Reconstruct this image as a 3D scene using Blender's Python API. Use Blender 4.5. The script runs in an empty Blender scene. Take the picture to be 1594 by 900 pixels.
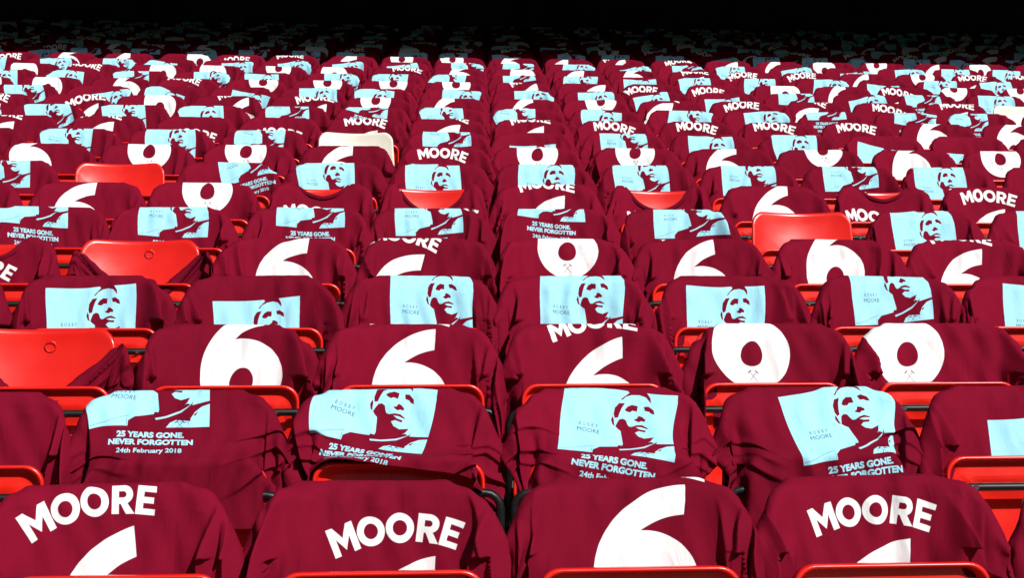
import bpy, bmesh, math, random
import numpy as np
from mathutils import Vector, Matrix

R = math.radians
scene = bpy.context.scene
# ------------------------------------------------------------------ camera
PITCH, TREAD, RISE, SKEW = 0.48, 0.78, 0.136, 0.10          # seat spacing, row depth, row rise
cam_d = bpy.data.cameras.new('camera'); cam = bpy.data.objects.new('camera', cam_d)
scene.collection.objects.link(cam); scene.camera = cam
cam.location = (0, -3.83, 1.217)
cam.rotation_euler = (R(90.11), 0, R(-0.86))
cam_d.sensor_width = 36; cam_d.lens = 70.6
cam_d.clip_start = 0.05; cam_d.clip_end = 2000
scene.render.resolution_x = 1024; scene.render.resolution_y = 579
# ------------------------------------------------------------------ world, sun, exposure
SUN_EL, SUN_AZ = 40.0, 33.0                     # sun behind the photographer, over the right shoulder
w = bpy.data.worlds.new('World'); scene.world = w; w.use_nodes = True
nt = w.node_tree; nt.nodes.clear()
sky = nt.nodes.new('ShaderNodeTexSky'); sky.sky_type = 'NISHITA'; sky.sun_disc = False
sky.sun_elevation = R(SUN_EL); sky.sun_rotation = R(180 - SUN_AZ)
bg = nt.nodes.new('ShaderNodeBackground'); bg.inputs['Strength'].default_value = 0.05
out = nt.nodes.new('ShaderNodeOutputWorld')
nt.links.new(sky.outputs[0], bg.inputs[0]); nt.links.new(bg.outputs[0], out.inputs[0])
sl = bpy.data.lights.new('sun', 'SUN'); sl.energy = 5.0; sl.angle = R(0.5); sl.color = (1, .97, .93)
so = bpy.data.objects.new('sun', sl); scene.collection.objects.link(so)
so.rotation_euler = (R(90 - SUN_EL), 0, R(SUN_AZ)); so.location = (5, -10, 12)
scene.view_settings.view_transform = 'Standard'; scene.view_settings.look = 'None'
scene.view_settings.exposure = 0.0; scene.view_settings.gamma = 1.0

# ------------------------------------------------------------------ materials
def mat(name, col, rough=.6, spec=.5, metal=0.0):
    m = bpy.data.materials.new(name); m.use_nodes = True
    b = m.node_tree.nodes['Principled BSDF']
    b.inputs['Base Color'].default_value = (*col, 1); b.inputs['Roughness'].default_value = rough
    b.inputs['Specular IOR Level'].default_value = spec; b.inputs['Metallic'].default_value = metal
    return m, m.node_tree, b
def nd(t, kind, **kw):
    n = t.nodes.new(kind)
    for k, v in kw.items():
        if k.startswith('i_'): n.inputs[k[2:].replace('_', ' ')].default_value = v
        else: setattr(n, k, v)
    return n
def vary(t, b, col_a, col_b, scale, obj_rand=0.0, rough=None):
    tc = nd(t, 'ShaderNodeTexCoord'); no = nd(t, 'ShaderNodeTexNoise', i_Scale=scale, i_Detail=6.0)
    rp = nd(t, 'ShaderNodeValToRGB'); rp.color_ramp.elements[0].position = .35; rp.color_ramp.elements[1].position = .65
    rp.color_ramp.elements[0].color = (*col_a, 1); rp.color_ramp.elements[1].color = (*col_b, 1)
    t.links.new(tc.outputs['Object'], no.inputs['Vector']); t.links.new(no.outputs[0], rp.inputs[0])
    t.links.new(rp.outputs[0], b.inputs['Base Color'])
    if rough:
        mr = nd(t, 'ShaderNodeMapRange'); mr.inputs[3].default_value = rough[0]; mr.inputs[4].default_value = rough[1]
        t.links.new(no.outputs[0], mr.inputs[0]); t.links.new(mr.outputs[0], b.inputs['Roughness'])
    return tc, no
RED, t, b = mat('red_plastic', (.72, .012, .006), .3, .5); vary(t, b, (.66, .010, .005), (.76, .016, .007), 9, rough=(.2, .34))
CREAM, t, b = mat('cream_plastic', (.72, .70, .60), .4); vary(t, b, (.66, .64, .54), (.74, .72, .62), 9)
BLACK, t, b = mat('black_steel', (.008, .008, .009), .4, .3); vary(t, b, (.006, .006, .007), (.012, .012, .012), 40)
STEEL, t, b = mat('zinc_steel', (.5, .5, .5), .3, metal=1.0)
CONC, t, b = mat('concrete', (.16, .155, .15), .9)
tc, no = vary(t, b, (.05, .049, .047), (.10, .098, .094), 3.5)
bp = nd(t, 'ShaderNodeBump', i_Strength=.4, i_Distance=.01); n2 = nd(t, 'ShaderNodeTexNoise', i_Scale=60.0, i_Detail=5.0)
t.links.new(tc.outputs['Object'], n2.inputs['Vector']); t.links.new(n2.outputs[0], bp.inputs['Height']); t.links.new(bp.outputs[0], b.inputs['Normal'])
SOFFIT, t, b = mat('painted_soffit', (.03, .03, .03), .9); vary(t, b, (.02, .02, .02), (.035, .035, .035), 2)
GRASS, t, b = mat('pitch_grass', (.04, .09, .02), .9); vary(t, b, (.025, .06, .015), (.04, .085, .02), .8)
TAPE, t, b = mat('woven_tape', (.8, .8, .78), .8)

# ------------------------------------------------------------------ print artwork, drawn from shapes
class Canvas:
    """coverage mask in metres: x0..x1, y0..y1 (y downwards)"""
    def __init__(s, x0, x1, y0, y1, ppm):
        s.b = (x0, x1, y0, y1); s.w = int((x1 - x0) * ppm); s.h = int((y1 - y0) * ppm); s.ss = 2
        xs = x0 + (np.arange(s.w * 2) + .5) / (ppm * 2); ys = y0 + (np.arange(s.h * 2) + .5) / (ppm * 2)
        s.X, s.Y = np.meshgrid(xs.astype(np.float32), ys.astype(np.float32)); s.ppm = ppm
    def poly(s, pts, X=None, Y=None):
        X = s.X if X is None else X; Y = s.Y if Y is None else Y
        ins = np.zeros(X.shape, bool); n = len(pts)
        for i in range(n):
            (xa, ya), (xb, yb) = pts[i], pts[(i + 1) % n]
            if ya == yb: continue
            c = ((Y >= ya) != (Y >= yb)) & (X < (xb - xa) * (Y - ya) / (yb - ya) + xa)
            ins ^= c
        return ins
    def line(s, pts, wd, X=None, Y=None):
        X = s.X if X is None else X; Y = s.Y if Y is None else Y
        m = np.zeros(X.shape, bool)
        for (xa, ya), (xb, yb) in zip(pts[:-1], pts[1:]):
            dx, dy = xb - xa, yb - ya; L = dx * dx + dy * dy + 1e-12
            q = np.clip(((X - xa) * dx + (Y - ya) * dy) / L, 0, 1)
            m |= (X - xa - q * dx) ** 2 + (Y - ya - q * dy) ** 2 < (wd / 2) ** 2
        return m
    def tris(s, T):
        m = np.zeros(s.X.shape, bool); x0, _, y0, _ = s.b; k = s.ppm * 2
        for t in T:
            a = (t - (x0, y0)) * k; lo = np.maximum(np.floor(a.min(0)).astype(int), 0); hi = np.ceil(a.max(0)).astype(int) + 1
            if hi[0] <= lo[0] or hi[1] <= lo[1]: continue
            X = s.X[lo[1]:hi[1], lo[0]:hi[0]]; Y = s.Y[lo[1]:hi[1], lo[0]:hi[0]]
            if X.size: m[lo[1]:hi[1], lo[0]:hi[0]] |= s.poly([tuple(p) for p in t], X, Y)
        return m
    def down(s, m):
        return m.reshape(s.h, 2, s.w, 2).mean((1, 3)).astype(np.float32)
def text_tris(body, height, cx, cy, bold=0.0, spacing=1.0, width=None):
    c = bpy.data.curves.new('lettering', 'FONT'); c.body = body; c.offset = bold; c.space_character = spacing
    o = bpy.data.objects.new('lettering', c); scene.collection.objects.link(o)
    dg = bpy.context.evaluated_depsgraph_get(); me = o.evaluated_get(dg).to_mesh(); me.calc_loop_triangles()
    co = np.array([v.co[:2] for v in me.vertices]); T = co[np.array([t.vertices for t in me.loop_triangles])]
    bpy.data.objects.remove(o); bpy.data.curves.remove(c)
    lo, hi = T.reshape(-1, 2).min(0), T.reshape(-1, 2).max(0)
    k = height / .73; kx = width / (hi[0] - lo[0]) if width else k
    T = T - [(lo[0] + hi[0]) / 2, .36]
    return np.stack([T[..., 0] * kx + cx, -T[..., 1] * k + cy], -1)
def save_image(name, chans, w, h):
    im = bpy.data.images.new(name, w, h, alpha=False, float_buffer=False); im.colorspace_settings.name = 'Non-Color'
    a = np.zeros((h, w, 4), np.float32); a[..., 3] = 1
    for i, c in enumerate(chans): a[..., i] = c
    im.pixels.foreach_set(a[::-1].ravel()); im.update(); im.pack()
    return im
def letter(C, ch, X, Y):
    """heavy geometric capitals one unit high, y up"""
    if ch == 'M': return C.poly([(-.53, -.5), (-.53, .5), (-.27, .5), (0, .06), (.27, .5), (.53, .5), (.53, -.5), (.27, -.5), (.27, .08), (0, -.36), (-.27, .08), (-.27, -.5)], X, Y)
    if ch == 'O': return ((X / .53) ** 2 + (Y / .52) ** 2 < 1) & ((X / .27) ** 2 + (Y / .27) ** 2 > 1)
    if ch == 'E': return (X > -.36) & (X < .36) & (np.abs(Y) < .5) & ((X < -.1) | (Y > .29) | (Y < -.29) | ((np.abs(Y) < .105) & (X < .29)))
    st = (X > -.4) & (X < -.14) & (np.abs(Y) < .5)
    bo = (X > -.14) & (Y < .5) & (Y > -.16) & ((X < .03) | (((X - .03) / .37) ** 2 + ((Y - .17) / .33) ** 2 < 1))
    co = (X > -.14) & (Y < .28) & (Y > .06) & ((X < .03) | (((X - .03) / .12) ** 2 + ((Y - .17) / .11) ** 2 < 1))
    return st | (bo & ~co) | C.poly([(-.08, -.14), (.18, -.12), (.45, -.5), (.13, -.5)], X, Y)
def hammers(C, cx, cy, s, wd):
    m = C.line([(cx - .42 * s, cy + .5 * s), (cx + .34 * s, cy - .40 * s)], wd) | C.line([(cx + .42 * s, cy + .5 * s), (cx - .34 * s, cy - .40 * s)], wd)
    m |= C.line([(cx + .22 * s, cy - .52 * s), (cx + .50 * s, cy - .28 * s)], wd * 2.4) | C.line([(cx - .22 * s, cy - .52 * s), (cx - .50 * s, cy - .28 * s)], wd * 2.4)
    return m
# shirt back: name over a large six; the origin is the middle of the top of the six
BX0, BX1, BY0, BY1 = -.17, .17, -.13, .29
C = Canvas(BX0, BX1, BY0, BY1, 1700); X, Y = C.X, C.Y
six = (((X - .085) / .188) ** 2 + ((Y - .165) / .165) ** 2 < 1) & (((X - .088) / .150) ** 2 + ((Y - .172) / .122) ** 2 > 1) & (X < .070 - .12 * Y) & (Y < .17)
six |= ((X / .1035) ** 2 + ((Y - .177) / .094) ** 2 < 1)
six &= ~((np.abs((X + .10 * (Y - .183)) / np.maximum(.030 - .12 * (.183 - Y), .004)) ** 2.1 + np.abs((Y - .183) / .031) ** 2.1) < 1)
name = np.zeros(six.shape, bool); LH = .0485; RA = .30; yc = -.053
for ch, ax in zip('MOORE', (-.099, -.0455, .0080, .0590, .1025)):
    th = ax / RA; px, py = RA * math.sin(th), yc + RA * (1 - math.cos(th))
    dx, dy = X - px, -(Y - py); ca, sa = math.cos(th), math.sin(th)
    name |= letter(C, ch, (dx * ca - dy * sa) / LH, (dx * sa + dy * ca) / LH)
logo = hammers(C, 0, .238, .027, .0010)
IMG_BACK = save_image('back_print', [C.down(six | name), C.down(logo)], C.w, C.h)
# shirt front: stencil of a man's head and shoulders on a pale blue panel; origin is the middle of the panel's top edge
FX0, FX1, FY0, FY1 = -.17, .17, -.02, .32; PW, PH = .255, .186
C = Canvas(FX0, FX1, FY0, FY1, 2000); X, Y = C.X / PW + .5, C.Y / PH
panel = (X > 0) & (X < 1) & (Y > 0) & (Y < 1)
dark = [[(.57, -.02), (.60, .02), (.55, .08), (.52, .12), (.535, .125), (.57, .075), (.62, .045), (.69, .035), (.745, .055), (.79, .13), (.785, .06), (.75, -.02)],
        [(.505, .17), (.47, .24), (.462, .33), (.475, .385), (.505, .37), (.515, .30), (.535, .22), (.56, .16)],
        [(.455, .36), (.442, .42), (.458, .48), (.48, .50), (.472, .45), (.468, .40)],
        [(.56, .25), (.585, .20), (.625, .17), (.675, .18), (.67, .255), (.63, .25), (.61, .275), (.575, .27)],
        [(.725, .18), (.765, .17), (.81, .215), (.82, .275), (.79, .265), (.77, .24), (.735, .235)],
        [(.645, .37), (.672, .35), (.685, .31), (.715, .32), (.745, .355), (.74, .385), (.71, .38), (.69, .40), (.66, .385)],
        [(.628, .475), (.67, .445), (.72, .435), (.775, .475), (.765, .485), (.71, .468), (.665, .475), (.70, .50), (.755, .51), (.75, .54), (.69, .53), (.66, .56), (.69, .61), (.745, .635), (.825, .60), (.80, .67), (.74, .745), (.66, .80), (.585, .835), (.55, .86),
         (.56, .76), (.548, .66), (.535, .56), (.505, .53), (.485, .50), (.50, .44), (.515, .395), (.545, .375), (.575, .39), (.592, .45), (.605, .475)],
        [(.30, 1.02), (.305, .93), (.36, .865), (.44, .845), (.515, .825), (.525, .795), (.60, .80), (.70, .755), (.80, .68), (.85, .705), (.92, .69), (1.01, .665), (1.01, .70), (.93, .735), (.87, .80), (.835, .88), (.835, .915), (.71, .90), (.66, .935), (.62, 1.02)],
        [(.855, .66), (.83, .70), (.73, .775), (.62, .815), (.73, .79), (.84, .725)],
        [(.86, .83), (.90, .79), (.875, .85)]]
fig = np.zeros(X.shape, bool)
for d in dark: fig |= C.poly([(x, y) for x, y in d], X, Y)
white_line = C.poly([(.53, .875), (.62, .845), (.74, .78), (.84, .69), (.75, .80), (.63, .865), (.54, .90)], X, Y)
fig &= ~white_line
m = panel & ~fig
lines = C.line([((a - .5) * PW, b * PH) for a, b in ((.01, .97), (.12, .95), (.22, .90), (.31, .86))], .0009)
lines |= C.line([((a - .5) * PW, b * PH) for a, b in ((.295, .90), (.29, .99))], .0009)
lines |= hammers(C, (.745 - .5) * PW, .962 * PH, .020, .0011)
lines |= C.line([((a - .5) * PW, b * PH) for a, b in ((.69, .94), (.68, .99))], .0009) | C.line([((a - .5) * PW, b * PH) for a, b in ((.69, .925), (.82, .93), (.82, .97))], .0009)
lines |= C.tris(text_tris('BOBBY', .0090, -.064, .101, 0, 1.9, .044)) | C.tris(text_tris('MOORE', .0115, -.063, .116, .0, 1.05, .051))
txt = C.tris(text_tris('25 YEARS GONE,', .0140, 0, .206, .045, 1.0, .146)) | C.tris(text_tris('NEVER FORGOTTEN', .0140, .001, .2255, .045, 1.0, .184)) | C.tris(text_tris('24th February 2018', .0130, 0, .249, .022, 1.0, .140))
IMG_FRONT = save_image('front_print', [C.down(m | txt), C.down(lines & m)], C.w, C.h)

def cloth_material(name, img, ink, line_ink, box, base=(.170, .0030, .0175)):
    m, t, b = mat(name, base, .85, .06)
    L = t.links.new
    uv = nd(t, 'ShaderNodeUVMap', uv_map='cloth')
    at = nd(t, 'ShaderNodeAttribute', attribute_type='OBJECT', attribute_name='print_at')      # x, down, turn
    ax = nd(t, 'ShaderNodeSeparateXYZ'); L(at.outputs['Vector'], ax.inputs[0])
    comb = nd(t, 'ShaderNodeCombineXYZ'); L(ax.outputs[0], comb.inputs[0]); L(ax.outputs[1], comb.inputs[1])
    sub = nd(t, 'ShaderNodeVectorMath', operation='SUBTRACT'); L(uv.outputs[0], sub.inputs[0]); L(comb.outputs[0], sub.inputs[1])
    rot = nd(t, 'ShaderNodeVectorRotate', rotation_type='Z_AXIS'); L(sub.outputs[0], rot.inputs['Vector']); L(ax.outputs[2], rot.inputs['Angle'])
    mp = nd(t, 'ShaderNodeMapping')
    x0, x1, y0, y1 = box
    mp.inputs['Scale'].default_value = (1 / (x1 - x0), -1 / (y1 - y0), 1)
    mp.inputs['Location'].default_value = (-x0 / (x1 - x0), y1 / (y1 - y0), 0)
    L(rot.outputs[0], mp.inputs['Vector'])
    # mottled dye, widened to paint in the shading of soft undulations; fine knit
    no = nd(t, 'ShaderNodeTexNoise', i_Scale=7.0, i_Detail=4.0); L(uv.outputs[0], no.inputs['Vector'])
    oi = nd(t, 'ShaderNodeObjectInfo')
    hv = nd(t, 'ShaderNodeHueSaturation'); hv.inputs['Color'].default_value = (*base, 1)
    mr = nd(t, 'ShaderNodeMapRange'); mr.inputs[3].default_value = .74; mr.inputs[4].default_value = 1.22
    L(no.outputs[0], mr.inputs[0])
    mr2 = nd(t, 'ShaderNodeMapRange'); mr2.inputs[3].default_value = .9; mr2.inputs[4].default_value = 1.1; L(oi.outputs['Random'], mr2.inputs[0])
    mu = nd(t, 'ShaderNodeMath', operation='MULTIPLY'); L(mr.outputs[0], mu.inputs[0]); L(mr2.outputs[0], mu.inputs[1]); L(mu.outputs[0], hv.inputs['Value'])
    knit = nd(t, 'ShaderNodeTexNoise', i_Scale=420.0, i_Detail=2.0); L(uv.outputs[0], knit.inputs['Vector'])
    col = hv.outputs[0]
    if img:
        im = nd(t, 'ShaderNodeTexImage', image=img, extension='CLIP'); L(mp.outputs[0], im.inputs[0])
        sp = nd(t, 'ShaderNodeSeparateColor'); L(im.outputs[0], sp.inputs[0])
        inkc = nd(t, 'ShaderNodeMix', data_type='RGBA'); inkc.inputs['A'].default_value = (*ink, 1); inkc.inputs['B'].default_value = (*line_ink, 1)
        L(sp.outputs[1], inkc.inputs['Factor'])
        mx = nd(t, 'ShaderNodeMix', data_type='RGBA'); L(sp.outputs[0], mx.inputs['Factor']); L(col, mx.inputs['A']); L(inkc.outputs['Result'], mx.inputs['B'])
        col = mx.outputs['Result']
        rr = nd(t, 'ShaderNodeMapRange'); rr.inputs[3].default_value = .85; rr.inputs[4].default_value = .5; L(sp.outputs[0], rr.inputs[0]); L(rr.outputs[0], b.inputs['Roughness'])
    L(col, b.inputs['Base Color'])
    crinkle = nd(t, 'ShaderNodeTexNoise', i_Scale=16.0, i_Detail=3.0, i_Distortion=.6)
    off = nd(t, 'ShaderNodeVectorMath', operation='ADD'); cv = nd(t, 'ShaderNodeCombineXYZ'); L(oi.outputs['Random'], cv.inputs[2])
    sc3 = nd(t, 'ShaderNodeVectorMath', operation='SCALE'); sc3.inputs['Scale'].default_value = 50; L(cv.outputs[0], sc3.inputs[0])
    L(uv.outputs[0], off.inputs[0]); L(sc3.outputs[0], off.inputs[1]); str_ = nd(t, 'ShaderNodeMapping'); str_.inputs['Scale'].default_value = (1.5, .55, 1); L(off.outputs[0], str_.inputs['Vector']); L(str_.outputs[0], crinkle.inputs['Vector'])
    b1 = nd(t, 'ShaderNodeBump', i_Strength=.6, i_Distance=.008); L(crinkle.outputs[0], b1.inputs['Height'])
    b2 = nd(t, 'ShaderNodeBump', i_Strength=.5, i_Distance=.0006); L(knit.outputs[0], b2.inputs['Height']); L(b1.outputs[0], b2.inputs['Normal'])
    L(b2.outputs[0], b.inputs['Normal'])
    return m
CLOTH_BACK = cloth_material('maroon_jersey_back', IMG_BACK, (.78, .79, .79), (.03, .03, .03), (BX0, BX1, BY0, BY1))
CLOTH_FRONT = cloth_material('maroon_jersey_front', IMG_FRONT, (.34, .70, .83), (.05, .08, .14), (FX0, FX1, FY0, FY1))
CLOTH_PLAIN = cloth_material('maroon_rib', None, (0, 0, 0), (0, 0, 0), (0, 1, 0, 1), base=(.14, .003, .016))

# ---- cloth drape solver (numpy) : seat-local metres, x across, -y towards the camera, z up
H = 0.0105
UN, V0, V1 = 40, -0.36, 0.235
VN = int(round((V1 - V0) / H)) + 1
US = (np.arange(-UN, UN + 1) * H).astype(np.float32)
VS = (V0 + np.arange(VN) * H).astype(np.float32)
UU, VV = np.meshgrid(US, VS)            # [VN, NU]
TOP = 0.850

def shirt_mask(s, notch=None, front_len=0.36, hw=.325, slump=None):
    a = np.abs(UU)
    sh = s - 0.10 * np.clip(a - 0.09, 0, 1)
    body = (a < hw) & (VV < sh)
    slv = (a < hw + 0.095 * np.clip((VV - (s - 0.235)) / 0.10, 0, 1)) & (VV > s - 0.235 + 0.45 * np.clip(a - hw, 0, 1)) & (VV < sh)
    m = (body | slv) & (VV > -front_len)
    if notch:
        w, d, vt = notch                # half width, lowest v, v at which it opens
        n = (a / w) ** 2.2 + (np.clip(vt - VV, 0, 9) / (vt - d)) ** 2 < 1
        m &= ~n
        m &= (VV < vt + 0.12)
    if slump:
        m &= VV < slump[0] - slump[1] * np.clip(1 - (a / .235) ** 2, 0, 1)
    return m

def drape(specs, steps=520, dt=1 / 330., seed=3):
    """specs: list of dicts; all are solved side by side. Returns positions [K,VN,NU,3] and masks."""
    rng = np.random.default_rng(seed)
    K = len(specs); NU = len(US)
    P = np.zeros((K, VN, NU, 3), np.float32)
    M = np.zeros((K, VN, NU), bool)
    PIN = np.zeros((K, VN, NU), bool)
    for k, sp in enumerate(specs):
        M[k] = shirt_mask(sp.get('s', .2), sp.get('notch'), sp.get('front', .36), sp.get('hw', .325), sp.get('slump'))
        a = sp.get('rot', 0.0)
        au = np.abs(UU)
        x = np.sign(UU) * (au * sp.get('mid', .975) - (1 - sp.get('squeeze', .86)) * np.clip(au - sp.get('from', .15), 0, 1)) + sp.get('dx', 0)
        v = VV + a * UU
        f = np.clip(-v, 0, 9); r = np.clip(v, 0, 9)
        over = sp.get('over', False)
        lean = .17
        zf = TOP + .014 - np.clip(f - .02, 0, 9) * .985
        yf = lean * (zf - TOP) - .036 - .8 * np.clip(np.abs(x), 0, .21) ** 2
        if over:
            g = np.clip((f - .02) / .16, 0, 1)
            yf = yf * (1 - g) + (-.16) * g
            zf = np.where(f > .17, TOP + .014 - .15 - (f - .17), TOP + .014 - f * .9)
        zr = TOP + .014 - np.clip(r - .02, 0, 9) * .985
        yr = .03 + 0 * zr
        y = np.where(v < 0, yf, yr); z = np.where(v < 0, zf, zr)
        t = np.abs(v) < .02
        y = np.where(t, np.clip(v / .02, -1, 1) * .026, y); z = np.where(t, TOP + .018, z)
        # soft waves so that slack gathers into folds
        ph = rng.uniform(0, 6.28, 4); kx = rng.uniform(30, 95, 4); kv = rng.uniform(-6, 6, 4)
        w = sum(np.sin(kx[i] * UU + kv[i] * VV + ph[i]) for i in range(4)) * sp.get('wave', .004)
        w = w * (.55 + 1.9 * np.clip((np.abs(UU) - .11) / .06, 0, 1))
        y = y - (w + .004) * (np.clip(f, 0, .06) / .06)
        P[k, ..., 0], P[k, ..., 1], P[k, ..., 2] = x, y, z
        P[k] += rng.normal(0, .0004, P[k].shape)
        if sp.get('slump'):
            lim = sp['slump'][0] - sp['slump'][1] * np.clip(1 - (np.abs(UU) / .235) ** 2, 0, 1)
            PIN[k] = (np.abs(UU) > .212) & (np.abs(UU) < .25) & (VV > lim - .02)
        elif sp.get('notch'):
            aa = np.abs(UU)
            PIN[k] = (aa > sp['notch'][0] + .01) & (aa < sp['notch'][0] + .05) & (np.abs(VV) < .02)
        else:
            PIN[k] = (np.abs(UU) < .15) & (np.abs(v) < .012)
    Q = P.copy(); V = np.zeros_like(P)
    W = (M & ~PIN).astype(np.float32)
    over = np.array([s.get('over', False) for s in specs])
    tuck = np.array([s.get('tuck', 0.) for s in specs], np.float32)[:, None, None]
    con = []
    def pairs(di, dj):
        """colour-disjoint index sets for offset (di, dj)"""
        out = []
        ii, jj = np.meshgrid(np.arange(0, VN - di), np.arange(max(0, -dj), NU - max(0, dj)), indexing='ij')
        if di == 0: key = (jj // abs(dj)) % 2
        else: key = (ii // di) % 2
        for c in (0, 1):
            s = key == c
            i1 = (ii[s] * NU + jj[s]); i2 = ((ii[s] + di) * NU + jj[s] + dj)
            out.append((i1, i2))
        return out
    for di, dj, comp in ((0, 1, 0), (1, 0, 0), (1, 1, 2e-6), (1, -1, 2e-6), (0, 2, 2.5e-4), (2, 0, 2.5e-4)):
        L = H * math.hypot(di, dj)
        for i1, i2 in pairs(di, dj):
            con.append((i1, i2, L, comp))
    Pf = P.reshape(K, -1, 3); Wf = W.reshape(K, -1); Mf = M.reshape(K, -1)
    # pack only live particles per constraint (drop those dead in all specs)
    live = Mf.any(0)
    cc = []
    for i1, i2, L, comp in con:
        s = live[i1] & live[i2]; i1 = i1[s]; i2 = i2[s]
        w1 = Wf[:, i1] * Mf[:, i2]; w2 = Wf[:, i2] * Mf[:, i1]
        al = comp / dt ** 2
        den = w1 + w2 + al; den[(w1 + w2) == 0] = 1e9
        cc.append((i1, i2, L, (w1 / den)[..., None], (w2 / den)[..., None], comp > 1e-5))
    g = np.array([0, 0, -9.8], np.float32)
    bulk = np.array([s.get('bulk', .95) for s in specs], np.float32)[:, None]      # sleeves and back layer stuffed at the sides
    Uf = UU.reshape(-1)[None]; Vf = VV.reshape(-1)[None]
    hem = ((Vf < -.20) & (np.abs(Uf) > .12)).astype(np.float32)[..., None] * tuck.reshape(K, 1, 1)
    tgt = np.stack([np.sign(Uf) * .225 + 0 * Uf, -.03 + 0 * Uf, .655 + 0 * Uf], -1)
    for st in range(steps):
        V += dt * g
        V *= (1 - (1.0 if st < steps * .7 else 5) * dt)
        Q[:] = P
        V3 = V.reshape(K, -1, 3)
        if tuck.any() and st > 60:
            V3 += hem * (tgt - Pf) * (dt * 120)
        P += V * dt * W[..., None]
        for i1, i2, L, a1, a2, bend in cc:
            d = Pf[:, i2] - Pf[:, i1]
            n = np.sqrt((d * d).sum(-1, keepdims=True)) + 1e-9
            c = (n - L) / n
            if bend: c = np.minimum(c, 0) 
            d *= c
            Pf[:, i1] += d * a1
            Pf[:, i2] -= d * a2
        # --- contacts
        x, y, z = Pf[..., 0], Pf[..., 1], Pf[..., 2]
        def slab(cy, cz, hx, hz, R, hy, r, yw, grow, wmax):
            """signed distance and normal of a rounded-corner plate standing in the x-z plane"""
            wd = np.clip(.94 + grow * (TOP - z), .92, wmax)
            px, py, pz = x / wd, y - yw - cy, z - cz
            qx, qz = np.abs(px) - (hx - R), np.abs(pz) - (hz - R)
            ox, oz = np.maximum(qx, 0), np.maximum(qz, 0)
            l = np.sqrt(ox * ox + oz * oz) + 1e-9
            d2 = l + np.minimum(np.maximum(qx, qz), 0) - R
            corner = (qx > 0) & (qz > 0)
            gx = np.where(corner, ox / l, qx > qz) * np.sign(px)
            gz = np.where(corner, oz / l, qx <= qz) * np.sign(pz)
            w1 = d2 + r; w2 = np.abs(py) - hy + r
            m1, m2 = np.maximum(w1, 0), np.maximum(w2, 0)
            l2 = np.sqrt(m1 * m1 + m2 * m2) + 1e-9
            out = (w1 > 0) & (w2 > 0)
            d = l2 + np.minimum(np.maximum(w1, w2), 0) - r
            f1 = np.where(out, m1 / l2, w1 > w2); f2 = np.where(out, m2 / l2, w1 <= w2)
            return d, gx * f1, np.where(py < 0, -1, 1) * f2, gz * f1
        ax_ = np.minimum(np.abs(x), .212)
        warp = .17 * (z - TOP) - .8 * ax_ ** 2 - 7 * np.maximum(ax_ - .178, 0) ** 2 - .010 * np.clip((.80 - z) / .12, 0, 1)
        for (d, nx, ny, nz) in (slab(0, .615, .216, .243, .027, .018, .014, warp, bulk, 1.15),
                                slab(-.124, .543, .196, .183, .045, .032, .014, 0, .0, 1.0)):
            hit = (d < 0) & (Wf > 0)
            pen = np.where(hit, -d, 0)
            Pf[..., 0] += nx * pen; Pf[..., 1] += ny * pen; Pf[..., 2] += nz * pen
            mv = Pf - Q.reshape(K, -1, 3)
            fr = np.where(d < .002, .55, 0)[..., None] * (Wf > 0)[..., None]
            Pf -= mv * fr
        # neighbouring seats and their shirts keep each other apart
        lim = .260
        np.clip(Pf[..., 0], -lim, lim, out=Pf[..., 0])
        V[:] = (P - Q) / dt
        sp2 = np.sqrt((V * V).sum(-1, keepdims=True)); V *= np.minimum(1, 2.5 / (sp2 + 1e-9))
    return P, M

def smooth_rim(P, M):
    """rounds the stair-stepped cut edges of the grid into clean hems (positions and rest coordinates)"""
    X = np.concatenate([P, np.broadcast_to(np.stack([UU, VV], -1), P.shape[:3] + (2,))], -1).astype(np.float32)
    Q = M[:, :-1, :-1] & M[:, 1:, :-1] & M[:, :-1, 1:] & M[:, 1:, 1:]
    n = np.zeros(M.shape, int)
    n[:, :-1, :-1] += Q; n[:, 1:, :-1] += Q; n[:, :-1, 1:] += Q; n[:, 1:, 1:] += Q
    edge = (n > 0) & (n < 4)
    E = edge.astype(np.float32)[..., None]
    for _ in range(5):
        acc = np.zeros_like(X); cnt = np.zeros_like(E)
        for ax in (1, 2):
            for sh in (1, -1):
                acc += np.roll(X * E, sh, ax); cnt += np.roll(E, sh, ax)
        av = acc / np.maximum(cnt, 1)
        X = np.where((E > 0) & (cnt >= 2), X * .45 + av * .55, X)
    return X, Q


def refine(X, Q):
    """doubles the grid; new points are halfway and then relaxed inside the cloth"""
    K, n, m, c = X.shape
    Y = np.zeros((K, 2 * n - 1, 2 * m - 1, c), np.float32)
    Y[:, ::2, ::2] = X; Y[:, 1::2, ::2] = (X[:, 1:] + X[:, :-1]) / 2
    Y[:, :, 1::2] = (Y[:, :, 2::2] + Y[:, :, :-2:2]) / 2
    Q2 = Q.repeat(2, 1).repeat(2, 2)
    cnt = np.zeros(Y.shape[:3], int)
    cnt[:, :-1, :-1] += Q2; cnt[:, 1:, :-1] += Q2; cnt[:, :-1, 1:] += Q2; cnt[:, 1:, 1:] += Q2
    ins = (cnt == 4)[..., None]
    for _ in range(2):
        av = (np.roll(Y, 1, 1) + np.roll(Y, -1, 1) + np.roll(Y, 1, 2) + np.roll(Y, -1, 2)) / 4
        Y = np.where(ins, Y * .5 + av * .5, Y)
    return Y, Q2
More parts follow.
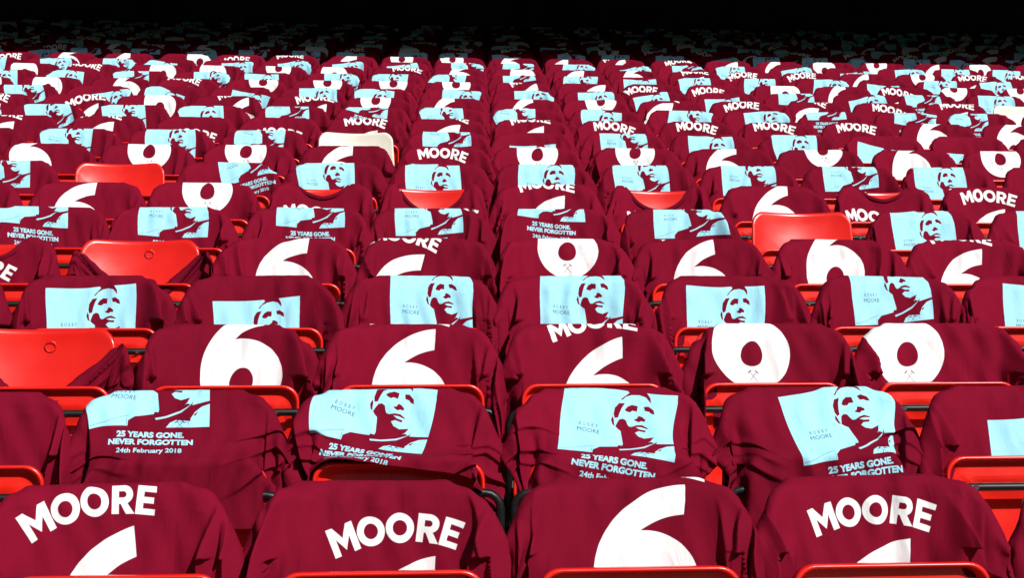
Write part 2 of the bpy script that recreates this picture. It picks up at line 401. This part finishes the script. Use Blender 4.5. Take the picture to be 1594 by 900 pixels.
def pleat(X, specs, seed=9):
    """crisp pinched folds fanning down from the shoulders, where the slack of the jersey gathers"""
    rng = np.random.default_rng(seed)
    for k, sp in enumerate(specs):
        u, v = X[k, ..., 3], X[k, ..., 4]
        hang = np.clip((-v - .02) / .16, 0, 1)
        dy = np.zeros_like(u); dxx = np.zeros_like(u)
        if sp.get('slump'):                                 # sagging cloth hangs in swags below its edge
            lim = sp['slump'][0] - sp['slump'][1] * np.clip(1 - (u / .235) ** 2, 0, 1)
            for j in range(5):
                tilt = rng.uniform(-.12, .12)
                q = (v - lim + .012 + .020 * j + tilt * u) / rng.uniform(.005, .008)
                dy -= rng.uniform(.008, .016) * np.exp(-np.abs(q) ** 1.7)
            X[k, ..., 1] += dy; continue
        for side in (-1, 1):
            for j in range(1 if sp.get('over') else rng.integers(3, 6)):
                u0 = rng.uniform(.150, .205); fan = rng.uniform(.0, .45); st = rng.uniform(0, .06); big = rng.uniform(.5, 1.15)
                g = np.clip((-v - st) / .15, 0, 1)
                wd = .0045 + .0095 * g * big
                am = (.036 * g * big)
                q = (u - side * (u0 + fan * np.clip(-v, 0, 1) + .004 * np.sin(v * 30 + j * 2))) / wd
                r = np.where(q < 0, np.exp(-np.abs(q * 1.35) ** 2), np.exp(-np.abs(q * .6) ** 1.6))     # steep on one side
                am = am * np.clip((np.abs(u) - .125) / .04, 0, 1)
                dy -= am * r; dxx -= .38 * am * r
        for j in range(rng.integers(1, 4)):                 # faint long creases over the chest
            u0 = rng.uniform(-.11, .11); fan = rng.uniform(-.5, .5); q = (u - u0 - fan * v) / rng.uniform(.006, .016)
            dy -= rng.uniform(.0012, .004) * hang * np.exp(-np.abs(q) ** 1.6)
        for j in range(5):                                  # broad soft undulation of the hanging cloth
            kk = rng.uniform(50, 120); sl = rng.uniform(-.5, .5); ph = rng.uniform(0, 6.28)
            dy += .0022 * (np.sin(kk * (u + sl * v) + ph) * np.sin(rng.uniform(8, 22) * v + rng.uniform(0, 6)) - .8) * np.clip((-v) / .05, 0, 1)
        if sp.get('over'):
            for side in (-1, 1):
                for j in range(3):                          # swags pulled round the pan's sides
                    c0 = -.10 - .036 * j + rng.uniform(-.014, .014); sw = rng.uniform(.15, .75)
                    q = (v + .004 * np.sin(u * 45 + j) - (c0 - sw * np.clip(.235 - side * u, 0, 1))) / rng.uniform(.005, .011)
                    r = np.where(q > 0, np.exp(-np.abs(q * .7) ** 1.5), np.exp(-np.abs(q * 1.6) ** 2))
                    dy -= rng.uniform(.005, .017) * r * np.clip((side * u - .08) / .09, 0, 1)
        X[k, ..., 1] += dy; X[k, ..., 0] += dxx
        if not sp.get('over'):                              # stays behind the tipped-up pan
            low = (X[k, ..., 2] < .735) & (np.abs(X[k, ..., 0]) < .205) & (v < 0)
            X[k, ..., 1] = np.where(low, np.where(X[k, ..., 1] < -.088, -.088 - .016 * np.tanh((-.088 - X[k, ..., 1]) / .016), X[k, ..., 1]), X[k, ..., 1])
    return X


# ------------------------------------------------------------------ helpers
def link(name, me, m, parent=None):
    o = bpy.data.objects.new(name, me); scene.collection.objects.link(o)
    if m and not me.materials: me.materials.append(m)
    if parent: o.parent = parent
    return o
def mesh(name, V, F, smooth=True):
    me = bpy.data.meshes.new(name); me.from_pydata([tuple(v) for v in V], [], [tuple(f) for f in F]); me.update()
    if smooth: me.polygons.foreach_set('use_smooth', [True] * len(me.polygons))
    return me
def box_mesh(name, boxes):
    V, F = [], []
    for x0, x1, y0, y1, z0, z1 in boxes:
        n = len(V)
        V += [(x, y, z) for z in (z0, z1) for x, y in ((x0, y0), (x1, y0), (x1, y1), (x0, y1))]
        F += [(n, n + 3, n + 2, n + 1), (n + 4, n + 5, n + 6, n + 7)] + [(n + i, n + (i + 1) % 4, n + 4 + (i + 1) % 4, n + 4 + i) for i in range(4)]
    return mesh(name, V, F, False)
def outline(hx, hz, Rc, seg=7):
    pts = []
    for sx, sz, a0 in ((1, 1, 0), (-1, 1, 90), (-1, -1, 180), (1, -1, 270)):
        for i in range(seg + 1):
            a = R(a0 + 90 * i / seg)
            pts.append((sx * (hx - Rc) + Rc * math.cos(a), sz * (hz - Rc) + Rc * math.sin(a)))
        if sx * sz > 0:                        # extra points along the long top and bottom edges
            for k in range(1, 8):
                q = k / 8; pts.append((sx * (hx - Rc) * (1 - 2 * q), sz * hz))
    return pts
def plate_geo(hx, hz, Rc, rings, warp):
    """a rounded plate in the x-z plane; rings = (inset, y) from the back centre round the rim to the front centre"""
    V, F = [], []; base = outline(hx, hz, Rc); n = len(base)
    for ins, y in rings:
        kx, kz = (hx - ins) / hx, (hz - ins) / hz
        for px, pz in base: V.append(warp(px * kx, y, pz * kz))
    for r in range(len(rings) - 1):
        for i in range(n):
            a, b_ = r * n + i, r * n + (i + 1) % n
            F.append((a, a + n, b_ + n, b_))
    for r, y in ((0, rings[0][1]), (len(rings) - 1, rings[-1][1])):
        c = len(V); V.append(warp(0, y, 0))
        for i in range(n):
            a, b_ = r * n + i, r * n + (i + 1) % n
            F.append((c, a, b_) if r == 0 else (c, b_, a))
    return V, F
def tube_geo(path, rad, seg=8):
    V, F = [], []; P = [Vector(p) for p in path]
    for i, p in enumerate(P):
        d = (P[min(i + 1, len(P) - 1)] - P[max(i - 1, 0)]).normalized()
        u = d.cross(Vector((0, 1, .01))); u.normalize(); v = d.cross(u)
        for k in range(seg):
            a = 2 * math.pi * k / seg; V.append(p + u * (rad * math.cos(a)) + v * (rad * math.sin(a)))
    for i in range(len(P) - 1):
        for k in range(seg):
            a, b_ = i * seg + k, i * seg + (k + 1) % seg; F.append((a, b_, b_ + seg, a + seg))
    F += [tuple(range(seg))[::-1], tuple(range((len(P) - 1) * seg, len(P) * seg))]
    return V, F

# ------------------------------------------------------------------ seat meshes (seat-local, backrest top at z .85 above the tread)
DROP = -.008                                     # the backrest and what hangs on it, below the nominal height
def back_warp(x, y, z):
    z = z + .615
    z -= .007 * math.cos(min(1, abs(x) / .17) * math.pi / 2) * max(0, (z - .74) / .11)       # top edge dips in the middle
    x = x * min(1.04, max(.92, .94 + .45 * (TOP - z)))
    return (x, y + .17 * (z - TOP) - .8 * min(abs(x), .22) ** 2 - 6 * max(0, min(abs(x), .212) - .178) ** 2 - .010 * max(0, min(1, (.80 - z) / .12)), z + DROP)
ring_back = [(.12, .006), (.06, .006), (.02, .007), (.006, .010), (.001, .007), (0, .002), (.001, -.004), (.006, -.008), (.014, -.008), (.03, -.007), (.06, -.006), (.10, -.006), (.15, -.006), (.19, -.006)]
ME_BACK = mesh('backrest', *plate_geo(.206, .235, .048, ring_back, back_warp))
def pan_warp(x, y, z): return (x, y - .104 - .13 * (.17 - z) + .022 * (y > -.005 and z < .10), z + .533)
ring_pan = [(.10, .012), (.02, .012), (.006, .008), (.001, .002), (0, -.016), (.0015, -.0215), (.005, -.022), (.008, -.019), (.010, .000), (.014, .004), (.03, .004), (.045, .003), (.06, .003), (.08, .002), (.13, .002), (.17, .002)]
ME_PAN = mesh('seat_pan', *plate_geo(.192, .172, .042, ring_pan, pan_warp))
path = [(-.226, -.03, .36), (-.226, -.12, .44), (-.226, -.138, .56)]
path += [(-.190 - .036 * math.cos(R(a)), -.142, .600 + .036 * math.sin(R(a))) for a in (0, 22, 45, 68, 90)]
path += [(-x, y, z) for x, y, z in reversed(path)]
ME_FRAME = mesh('tube_frame', *tube_geo(path, .0095))
V, F = [], []
for x0 in (-.222, .222):
    for pth in ([(x0, .03, .80 - .55), (x0, .02, 0)], [(x0, .045, .30), (x0, -.05, .36)], [(x0, -.02, .36), (x0 * .9, -.02, .42)]):
        v, f = tube_geo(pth, .013, 6); n = len(V); V += v; F += [tuple(i + n for i in q) for q in f]
v, f = tube_geo([(-.235, .03, .30), (.235, .03, .30)], .016, 8); n = len(V); V += v; F += [tuple(i + n for i in q) for q in f]
ME_STAND = mesh('stand', V, F)
v, f = tube_geo([(0, 0, 0), (0, -.006, 0)], .006, 8)
ME_BOLT = mesh('bolt', v, f, False)
V, F = [], []
for i in range(20):
    a = 2 * math.pi * i / 20
    for j in range(5):
        c = 2 * math.pi * j / 5; rr = .014 + .0016 * math.cos(c); V.append((rr * math.cos(a), .0016 * math.sin(c), rr * math.sin(a)))
for i in range(20):
    for j in range(5): F.append((i * 5 + j, ((i + 1) % 20) * 5 + j, ((i + 1) % 20) * 5 + (j + 1) % 5, i * 5 + (j + 1) % 5))
ME_BOSS = mesh('round_boss', V, F)

# ------------------------------------------------------------------ drape the shirt shapes
rs = random.Random(11)
SPECS = []
for i in range(12):                              # hem tucked down between backrest and tipped-up pan
    SPECS.append(dict(s=(.09, .12, .15, .2)[i % 4], rot=rs.uniform(-.09, .09), dx=rs.uniform(-.02, .02), squeeze=rs.uniform(.55, .85), mid=rs.choice((.985, .975, .96, .94)), wave=rs.uniform(.004, .009), bulk=rs.uniform(1.5, 2.3)))
N_IN = len(SPECS)
for i in range(4):                               # hem pulled over the front of the pan and gathered at its sides
    SPECS.append(dict(s=.2, rot=(.03, -.05, .05, -.14)[i], squeeze=(.84, .8, .78, .84)[i], front=(.34, .27, .34, .24)[i], over=True, tuck=1.0, wave=.004, bulk=1.8))
for nw, nl in ((.115, -.035), (.15, -.085), (.14, -.075), (.10, -.05)): SPECS.append(dict(s=.12, notch=(nw, nl, .02), squeeze=.8, wave=.006))   # slid down, collar in front
for a_, b_ in ((-.045, .072), (-.05, .072)): SPECS.append(dict(s=.12, slump=(a_, b_), squeeze=.86, wave=.007, front=.36))
XP, QM = smooth_rim(*drape(SPECS))
XH, QH = refine(XP, QM)
XQ, QQ = refine(XH, QH); XQ = pleat(XQ, SPECS)
XH = pleat(XH, SPECS); XP = XH[:, ::2, ::2].copy()
def cloth_mesh(name, k, mirror, m, step=1):
    XA, QA = {0: (XH, QH), -1: (XQ, QQ)}.get(step, (XP, QM))
    step = max(step, 1)
    X = XA[k][::step, ::step]; vn, nu = X.shape[:2]
    Q = QA[k][::step, ::step][:vn - 1, :nu - 1].copy()
    if step > 1:
        for a in range(step):
            for c in range(step): Q &= QM[k][a::step, c::step][:vn - 1, :nu - 1] if QM[k][a::step, c::step].shape[0] >= vn - 1 and QM[k][a::step, c::step].shape[1] >= nu - 1 else Q
    idx = np.arange(vn * nu).reshape(vn, nu)
    f = np.stack([idx[:-1, :-1][Q], idx[:-1, 1:][Q], idx[1:, 1:][Q], idx[1:, :-1][Q]], 1)
    if mirror: f = f[:, ::-1]
    used = np.unique(f); rm = np.zeros(vn * nu, int); rm[used] = np.arange(len(used)); f = rm[f]
    D = X.reshape(-1, 5)[used].astype(np.float64)
    if mirror: D[:, 0] *= -1; D[:, 3] *= -1
    return D[:, :3], f, np.stack([D[:, 3], -D[:, 4]], 1)
def make_cloth(name, V, F, UVc, m):
    me = bpy.data.meshes.new(name); me.vertices.add(len(V)); me.vertices.foreach_set('co', V.ravel())
    me.loops.add(F.size); me.loops.foreach_set('vertex_index', F.ravel().astype(np.int32))
    me.polygons.add(len(F)); me.polygons.foreach_set('loop_start', np.arange(0, F.size, 4, dtype=np.int32))
    me.polygons.foreach_set('use_smooth', np.ones(len(F), bool))
    me.update(calc_edges=True)
    uv = me.uv_layers.new(name='cloth'); uv.data.foreach_set('uv', UVc[F.ravel()].ravel().astype(np.float32))
    me.materials.append(m); return me
_cache = {}
def cloth(k, mirror, kind, step=1):
    key = (k, mirror, kind, step)
    if key not in _cache:
        _cache[key] = make_cloth('t_shirt', *cloth_mesh('t_shirt', k, mirror, None, step), CLOTH_BACK if kind == 'B' else CLOTH_FRONT)
    return _cache[key]
_col = {}
def collar(k, mirror, mat_):
    """the ribbed neckband, or the bunched roll of a slumped shirt, along the sagging edge"""
    if (k, mirror) not in _col:
        sp = SPECS[k]; w_ = .215 if sp.get('slump') else sp['notch'][0] + .01
        pts, rad = [], []; q = random.Random(k)
        for j in range(len(US)):
            if abs(US[j]) > w_: continue
            col_ = np.where(n_live[k][:, j])[0]; col_ = col_[VS[col_] < .015]
            if not len(col_): continue
            p = XP[k][col_[-1], j, :3]
            pts.append((-p[0] if mirror else p[0], p[1] - .003, p[2] - .002))
        if mirror: pts.reverse()
        P_ = np.array(pts)
        for _ in range(3): P_[1:-1] = P_[1:-1] * .5 + (P_[2:] + P_[:-2]) * .25
        n = len(P_); V, F = [], []
        for i in range(n):
            d = P_[min(i + 1, n - 1)] - P_[max(i - 1, 0)]; d /= np.linalg.norm(d) + 1e-9
            s_ = math.sin(math.pi * i / (n - 1))
            r1, r2 = (.006 + .016 * s_ + .004 * q.random(), .008 + .010 * s_ + .003 * q.random()) if sp.get('slump') else (.0085, .0035)
            up = np.cross(d, (0, 1, 0)); up /= np.linalg.norm(up) + 1e-9
            for a in range(8):
                t = 2 * math.pi * a / 8; V.append(P_[i] + up * (r1 * math.cos(t)) + np.array((0, 1, 0)) * (r2 * math.sin(t)))
        for i in range(n - 1):
            for a in range(8): F.append((i * 8 + a, i * 8 + (a + 1) % 8, (i + 1) * 8 + (a + 1) % 8, (i + 1) * 8 + a))
        me = mesh('collar', V, F); me.materials.append(mat_); _col[k, mirror] = me
    return _col[k, mirror]
n_live = np.zeros(XP.shape[:3], bool)
n_live[:, :-1, :-1] |= QM; n_live[:, 1:, :-1] |= QM; n_live[:, :-1, 1:] |= QM; n_live[:, 1:, 1:] |= QM

# ------------------------------------------------------------------ what lies on which seat, read off the photograph row by row
# column -> (kind, x of print from the seat's middle, print top below the backrest's top edge, turn in degrees [, shape])
IN, OVER, SCOOP, SLUMP = 0, N_IN, N_IN + 4, N_IN + 8
T = {
 1: {-1: ('B', -.024, .090, 13, 5), 0: ('B', .033, .140, 5, 7), 1: ('B', .035, .012, -6), 2: ('B', -.008, .118, 0), 3: ('B', .0, .20, 0)},
 2: {-2: ('F', -.14, .02, 0), -1: ('F', -.055, -.092, -3, OVER + 0), 0: ('F', -.02, -.03, -11, OVER + 3), 1: ('F', .035, .010, -9, OVER + 1), 2: ('F', .045, .010, 7, OVER + 2), 3: ('F', .06, .075, 0)},
 3: {-2: ('B', 0, .12, 0, SLUMP), -1: ('B', .030, -.040, 0), 0: ('B', 0, .015, -2), 1: ('B', .02, .05, 4), 2: ('B', -.045, -0.100, 2), 3: ('B', -.09, -0.095, 2), 4: ('B', 0, .2, 0)},
 4: {-3: ('F', -.1, .05, 0), -2: ('F', -.01, .042, 0), -1: ('F', 0, .077, 0), 0: ('F', .03, -.003, 0), 1: ('F', .028, -.003, -2), 2: ('F', -.02, .040, -3), 3: ('F', .0, -.045, 5), 4: ('F', .04, .04, 0)},
 5: {-3: ('B', -.06, .12, -14, SCOOP + 3), -2: ('B', .0, .135, 0, SLUMP + 1), -1: ('B', .015, .0, -3), 0: ('B', -.07, .05, -11), 1: ('B', .01, -0.135, 0), 2: ('B', -.01, .012, 6), 3: ('B', -.02, -0.055, 0), 4: ('B', -.01, .035, 0), 5: ('B', 0, .15, 0)},
 6: {-4: ('F', 0, .1, 0), -3: ('F', -.05, -0.112, 0), -2: ('F', .0, -0.072, 0), -1: ('F', .015, -0.107, 0), 0: ('F', -.01, -0.082, 0), 1: ('F', -.01, -0.137, -2), 2: ('F', .03, -0.077, 0), 3: None, 4: ('F', 0, .012, 7), 5: ('F', .03, .0, 0)},
 7: {-4: ('B', 0, .2, 0), -3: ('B', -.03, .0, -4), -2: ('B', .01, -0.140, 0), -1: ('B', -.03, .16, -4, SCOOP + 0), 0: ('B', .06, .17, 0, SCOOP + 1), 1: ('B', .01, .052, 0), 2: ('B', -.02, .17, -5, SCOOP + 2), 3: ('B', 0, .0, 0), 4: ('B', -.05, .17, -4, SCOOP + 0), 5: ('B', 0, .095, 0), 6: ('B', 0, .12, 0)},
 8: {-5: ('F', 0, .05, 0), -4: ('F', -.03, -0.067, 0), -3: None, -2: ('F', .05, -0.102, 12), -1: ('F', -.03, -0.012, 0), 0: ('F', -.03, .012, 2), 1: ('F', .01, .0, -2), 2: ('F', -.03, -0.037, 2), 3: ('F', .0, -0.042, 0), 4: ('F', .0, -0.072, 2), 5: ('F', -.03, .0, 2), 6: ('F', 0, .1, 0)},
 9: {-5: ('B', 0, .1, 0), -4: ('B', -.07, -0.055, -5), -3: ('B', 0, -0.140, 0), -2: ('B', -.01, -0.145, 0), -1: ('B', -.03, .0, 0), 0: ('B', -.01, .09, -6), 1: ('B', 0, -0.140, 0), 2: ('B', 0, -0.155, 0), 3: ('B', -.015, -0.020, 0), 4: ('B', .03, -0.180, 0), 5: ('B', 0, -0.060, -4), 6: ('B', .0, -0.135, -4)},
 10: {-5: ('F', -.2, .1, 0), -4: ('F', -.05, -0.037, -9), -3: ('F', -.01, -0.017, 0), -2: ('F', 0, -0.072, -9), -1: 'white', 0: ('F', 0, -0.097, 0), 1: ('F', 0, .075, -2), 2: ('F', -.01, -0.057, 4), 3: ('F', 0, .022, 3), 4: ('F', -.02, .0, 0), 5: ('F', -.02, .068, -6), 6: ('F', -.05, .10, 0)},
 11: {-5: ('B', -.1, .04, 0), -4: ('B', -.03, .035, 0), -3: ('B', 0, .15, 0), -2: ('B', 0, .14, 0), -1: ('B', 0, .07, -4), 0: ('B', 0, .03, -12), 1: ('B', 0, .045, 5), 2: ('B', 0, .09, -4), 3: ('B', 0, .085, -2), 4: ('B', 0, .08, -3), 5: ('B', .0, .08, 0), 6: ('B', -.02, -0.040, 0), 7: ('B', -.02, -0.030, 0)},
 13: {8: 'white'},
}
ORD = 'zeroth first second third fourth fifth sixth seventh eighth ninth tenth eleventh twelfth thirteenth fourteenth fifteenth sixteenth seventeenth eighteenth nineteenth twentieth twenty-first twenty-second twenty-third twenty-fourth twenty-fifth twenty-sixth twenty-seventh twenty-eighth'.split()
YAW = R(-.86); f_px = 70.6 / 36 * 1594
def project_x(x, y):
    X_, Y_ = x - cam.location.x, y - cam.location.y
    c, s = math.cos(-YAW), math.sin(-YAW)
    xr, yr = X_ * c - Y_ * s, X_ * s + Y_ * c
    return 797 + f_px * xr / yr
N_ROWS, N_SINGLE = 28, 21
def seat_xy(row, k): return (k - .41) * PITCH, (row - 1) * TREAD + SKEW * (k - .41) * PITCH, (row - 1) * RISE
def look(e):
    kind, dx, dy, turn = e[:4]; shape = e[4] if len(e) > 4 else 0
    if shape >= SLUMP: return 'slumped maroon T-shirt hanging low around bare backrest'
    if shape >= SCOOP: return 'maroon T-shirt with sagging collar and white name'
    if kind == 'B':
        if dx < -.09: return 'plain-looking maroon T-shirt'
        if dy > .13: return 'maroon T-shirt with white name lettering'
        if dy > .03: return 'maroon T-shirt with white name above six'
        if dy > -.03: return 'maroon T-shirt with top of white six'
        if dy > -.11: return 'maroon T-shirt with middle of white six'
        return 'maroon T-shirt with bowl of white six'
    if abs(dx) > .1: return 'plain-looking maroon T-shirt'
    if dy > .06: return 'maroon T-shirt with low-set blue portrait'
    if dy > -.03: return 'maroon T-shirt with full blue portrait face'
    if dy > -.08: return 'maroon T-shirt with blue portrait cut at forehead'
    return 'maroon T-shirt with lower blue portrait'

# one seat with its parts
for me_, m_ in ((ME_BACK, RED), (ME_PAN, RED), (ME_FRAME, BLACK), (ME_STAND, BLACK), (ME_BOLT, STEEL), (ME_BOSS, RED)): me_.materials.append(m_)
ME_BACK_W = ME_BACK.copy(); ME_BACK_W.materials.clear(); ME_BACK_W.materials.append(CREAM)
def make_seat(white, detail, bare):
    root = bpy.data.objects.new('stadium_seat', None); scene.collection.objects.link(root); root.empty_display_size = .1
    bk = link('backrest', ME_BACK_W if white else ME_BACK, None, root)
    if white or bare: bk.location.z = .013
    pn = link('seat_pan', ME_PAN, None, root); link('stand', ME_STAND, None, root)
    if detail:
        fr = link('tube_frame', ME_FRAME, None, root)
        for sx in (-.13, .13):
            bo = link('bolt', ME_BOLT, None, fr); bo.location = (sx, -.151, .636)
    if bare:
        bs = link('round_boss', ME_BOSS, None, bk); bs.location = (.115 if bare == 2 else .03, -.022, .792)
    return root
protos = {}
def copy_tree(o, parent=None):
    c = o.copy(); scene.collection.objects.link(c); c.parent = parent
    for ch in o.children: copy_tree(ch, c)
    return c
def seat(white, detail, bare):
    key = (white, detail, bare)
    if key not in protos: protos[key] = make_seat(*key); return protos[key]
    return copy_tree(protos[key])

rnd = random.Random(5)
far_seats, far_shirts = [], []
def random_entry(row):
    mess = 1 if row < 12 else 1.8
    if row % 2: return ('B', mess * rnd.uniform(-.04, .04), rnd.choice((-.16, -.1, -.05, -.02, 0, .01, .03, .05, .06, .08, .10)), mess * rnd.gauss(0, 4.5))
    return ('F', mess * rnd.uniform(-.04, .04), rnd.choice((-.13, -.1, -.07, -.04, -.02, 0, .01, .02, .03, .05)), mess * rnd.gauss(0, 4.5))
for row in range(1, N_ROWS + 1):
    vis = []
    for k in range(-14, 16):
        x, y, z = seat_xy(row, k)
        a, c = project_x(x - .235, y), project_x(x + .235, y)
        if c > 2 and a < 1592: vis.append(k)
    if row > N_SINGLE: vis = [vis[0] - 2, vis[0] - 1] + vis + [vis[-1] + 1, vis[-1] + 2]
    else:                                        # the rows run on past both edges of the view
        for k in (vis[0] - 3, vis[0] - 2, vis[0] - 1, vis[-1] + 1, vis[-1] + 2, vis[-1] + 3):
            x, y, z = seat_xy(row, k); far_seats.append((x, y, z)); far_shirts.append((x, y, z, rs.randrange(N_IN), rs.random() < .5, ('BF'[row % 2 == 0], rs.uniform(-.03, .03), rs.uniform(-.1, .08), rs.gauss(0, 4))))
    last = -1
    for n, k in enumerate(vis, 1):
        x, y, z = seat_xy(row, k)
        e = T.get(row, {}).get(k, 'auto')
        if e == 'auto': e = random_entry(row)
        while True:
            shp = rnd.randrange(N_IN)
            if shp != last: break
        last = shp; mir = rnd.random() < .5
        if e not in (None, 'white') and len(e) > 4: shp, mir = e[4], False
        jx, jr = rnd.uniform(-.006, .006), rnd.gauss(0, .012)
        if row > N_SINGLE:
            far_seats.append((x, y, z))
            far_shirts.append((x + jx, y, z, shp, mir, e)); continue
        bare = 0 if isinstance(e, tuple) and shp < SLUMP else (2 if e is None else 1)
        s = seat(e == 'white', row <= 9, bare if row <= 9 else 0)
        s.location = (x, y, z); s.rotation_euler = (0, 0, math.atan(SKEW)); s['category'] = 'seat'; s['group'] = 'tip-up seats in the stand'
        where = f'{ORD[row]} row up, {ORD[n]} from left'
        if e is None: s['label'] = f'bare red tip-up seat without any shirt, {where}'
        elif e == 'white': s['label'] = f'bare cream white seat among red ones, {where}'
        elif shp >= SLUMP: s['label'] = f'red tip-up seat bared by slumped shirt, {where}'
        elif shp >= SCOOP: s['label'] = f'red tip-up seat showing above sagging collar, {where}'
        else: s['label'] = f'red tip-up seat beneath draped maroon T-shirt, {where}'
        if not isinstance(e, tuple): continue
        me = cloth(shp, mir, e[0], -1 if row <= 2 else 0 if row <= 6 else 1)
        o = bpy.data.objects.new('t_shirt', me); scene.collection.objects.link(o)
        o.location = (x + jx, y, z + DROP + .0015); o.rotation_euler = (0, rnd.gauss(0, .009), jr + math.atan(SKEW))
        sp = SPECS[shp]; sdx = (-sp.get('dx', 0) if mir else sp.get('dx', 0))
        a = (-sp.get('rot', 0) if mir else sp.get('rot', 0))
        u = (e[1] - jx - sdx) / sp.get('mid', .975); dwn = e[2] + a * u
        o['print_at'] = (u, dwn, R(e[3]) - 0 * a)
        o['label'] = f'{look(e[:4] + (shp,))}, {where}'; o['category'] = 'T-shirt'; o['group'] = 'T-shirts draped over the seats'
        if shp >= SCOOP: link('collar', collar(shp, mir, CLOTH_PLAIN), None, o)
# rows deep in the shade, past the count of single seats
def merge(name, parts, mats, uvs=None, midx=None):
    Vs, Fs, off = [], [], 0
    for V_, F_ in parts: Vs.append(V_); Fs.append(F_ + off); off += len(V_)
    V_, F_ = np.concatenate(Vs), np.concatenate(Fs)
    me = make_cloth(name, V_, F_, np.concatenate(uvs) if uvs else np.zeros((len(V_), 2)), mats[0])
    for m_ in mats[1:]: me.materials.append(m_)
    if midx is not None: me.polygons.foreach_set('material_index', np.concatenate(midx).astype(np.int32))
    o = bpy.data.objects.new(name, me); scene.collection.objects.link(o); return o
parts, uvs, midx = [], [], []
ROT = np.array(Matrix.Rotation(-math.atan(SKEW), 3, 'Z'))
for x, y, z, k, mir, e in far_shirts:
    V_, F_, U_ = cloth_mesh('', k, mir, None, 2)
    a = R(e[3]) if isinstance(e, tuple) else 0; d = U_ - [e[1], e[2]]
    U_ = np.stack([d[:, 0] * math.cos(a) - d[:, 1] * math.sin(a), d[:, 0] * math.sin(a) + d[:, 1] * math.cos(a)], 1)
    parts.append((V_ @ ROT + [x, y, z + DROP], F_)); uvs.append(U_); midx.append(np.full(len(F_), 0 if e[0] == 'B' else 1))
o = merge('more_t_shirts', parts, [CLOTH_BACK, CLOTH_FRONT], uvs, midx)
o['kind'] = 'stuff'; o['label'] = 'maroon T-shirts with white and blue prints filling the darkest rows'; o['category'] = 'T-shirts'
def quads(V_, F_): return np.array(V_, float), np.array([f for f in F_ if len(f) == 4])
bq, pq = quads(*plate_geo(.206, .235, .048, ring_back[2:8] + [(.19, -.006)], back_warp)), quads(*plate_geo(.192, .172, .042, [(.19, .012)] + ring_pan[2:9] + [(.17, .002)], pan_warp))
o = merge('more_seats', [(g[0] @ ROT + [x, y, z], g[1]) for x, y, z in far_seats for g in (bq, pq)], [RED])
o['kind'] = 'stuff'; o['label'] = 'red seats on the darkest rows at the back of the stand'; o['category'] = 'seats'

# ------------------------------------------------------------------ the stand: terrace, back wall, tier above, pitch
def structure(name, me, m):
    o = link(name, me, m); o['kind'] = 'structure'; return o
XW = 34.0
pts = [(-1.6, -1.4), (-1.6, -RISE), (-.50, -RISE)]
for i in range(1, N_ROWS + 2):
    y0 = (i - 1) * TREAD - .50; pts += [(y0, (i - 1) * RISE), (y0 + TREAD, (i - 1) * RISE)]
yb = N_ROWS * TREAD + .28
pts.append((yb, -1.4))
V = [(sx * XW, y + sx * XW * SKEW, z) for sx in (-1, 1) for y, z in pts]; n = len(pts)
F = [(i, i + 1, n + i + 1, n + i) for i in range(n - 1)]
structure('terrace', mesh('terrace', V, F, False), CONC)
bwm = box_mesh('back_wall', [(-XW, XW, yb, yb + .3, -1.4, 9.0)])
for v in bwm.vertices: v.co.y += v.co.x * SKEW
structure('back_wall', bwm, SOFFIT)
EDGE_Y, EDGE_Z = 13.58, 4.11
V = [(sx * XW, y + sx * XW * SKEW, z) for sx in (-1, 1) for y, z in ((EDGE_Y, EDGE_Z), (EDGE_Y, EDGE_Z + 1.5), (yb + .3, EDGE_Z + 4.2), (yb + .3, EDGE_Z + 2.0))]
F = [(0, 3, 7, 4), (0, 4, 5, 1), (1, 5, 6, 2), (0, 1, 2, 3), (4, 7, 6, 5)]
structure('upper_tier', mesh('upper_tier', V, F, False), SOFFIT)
structure('pitch', mesh('pitch', [(-900, -900, -1.42), (900, -900, -1.42), (900, 900, -1.42), (-900, 900, -1.42)], [(0, 1, 2, 3)], False), GRASS)

# unseen stand across the pitch, added to keep low sky off the shaded rows
V = [(sx * 60, y, z) for sx in (-1, 1) for y, z in ((-84, -1.42), (-84, .2), (-112, 13), (-112, 22), (-86, 24), (-86, 25.4), (-114, 23.6), (-114, -1.42))]
n = 8; F = [(i, (i + 1) % n, n + (i + 1) % n, n + i) for i in range(n)] + [tuple(range(n))[::-1], tuple(range(n, 2 * n))]
structure('unseen_opposite_stand', mesh('unseen_opposite_stand', V, F, False), CONC)
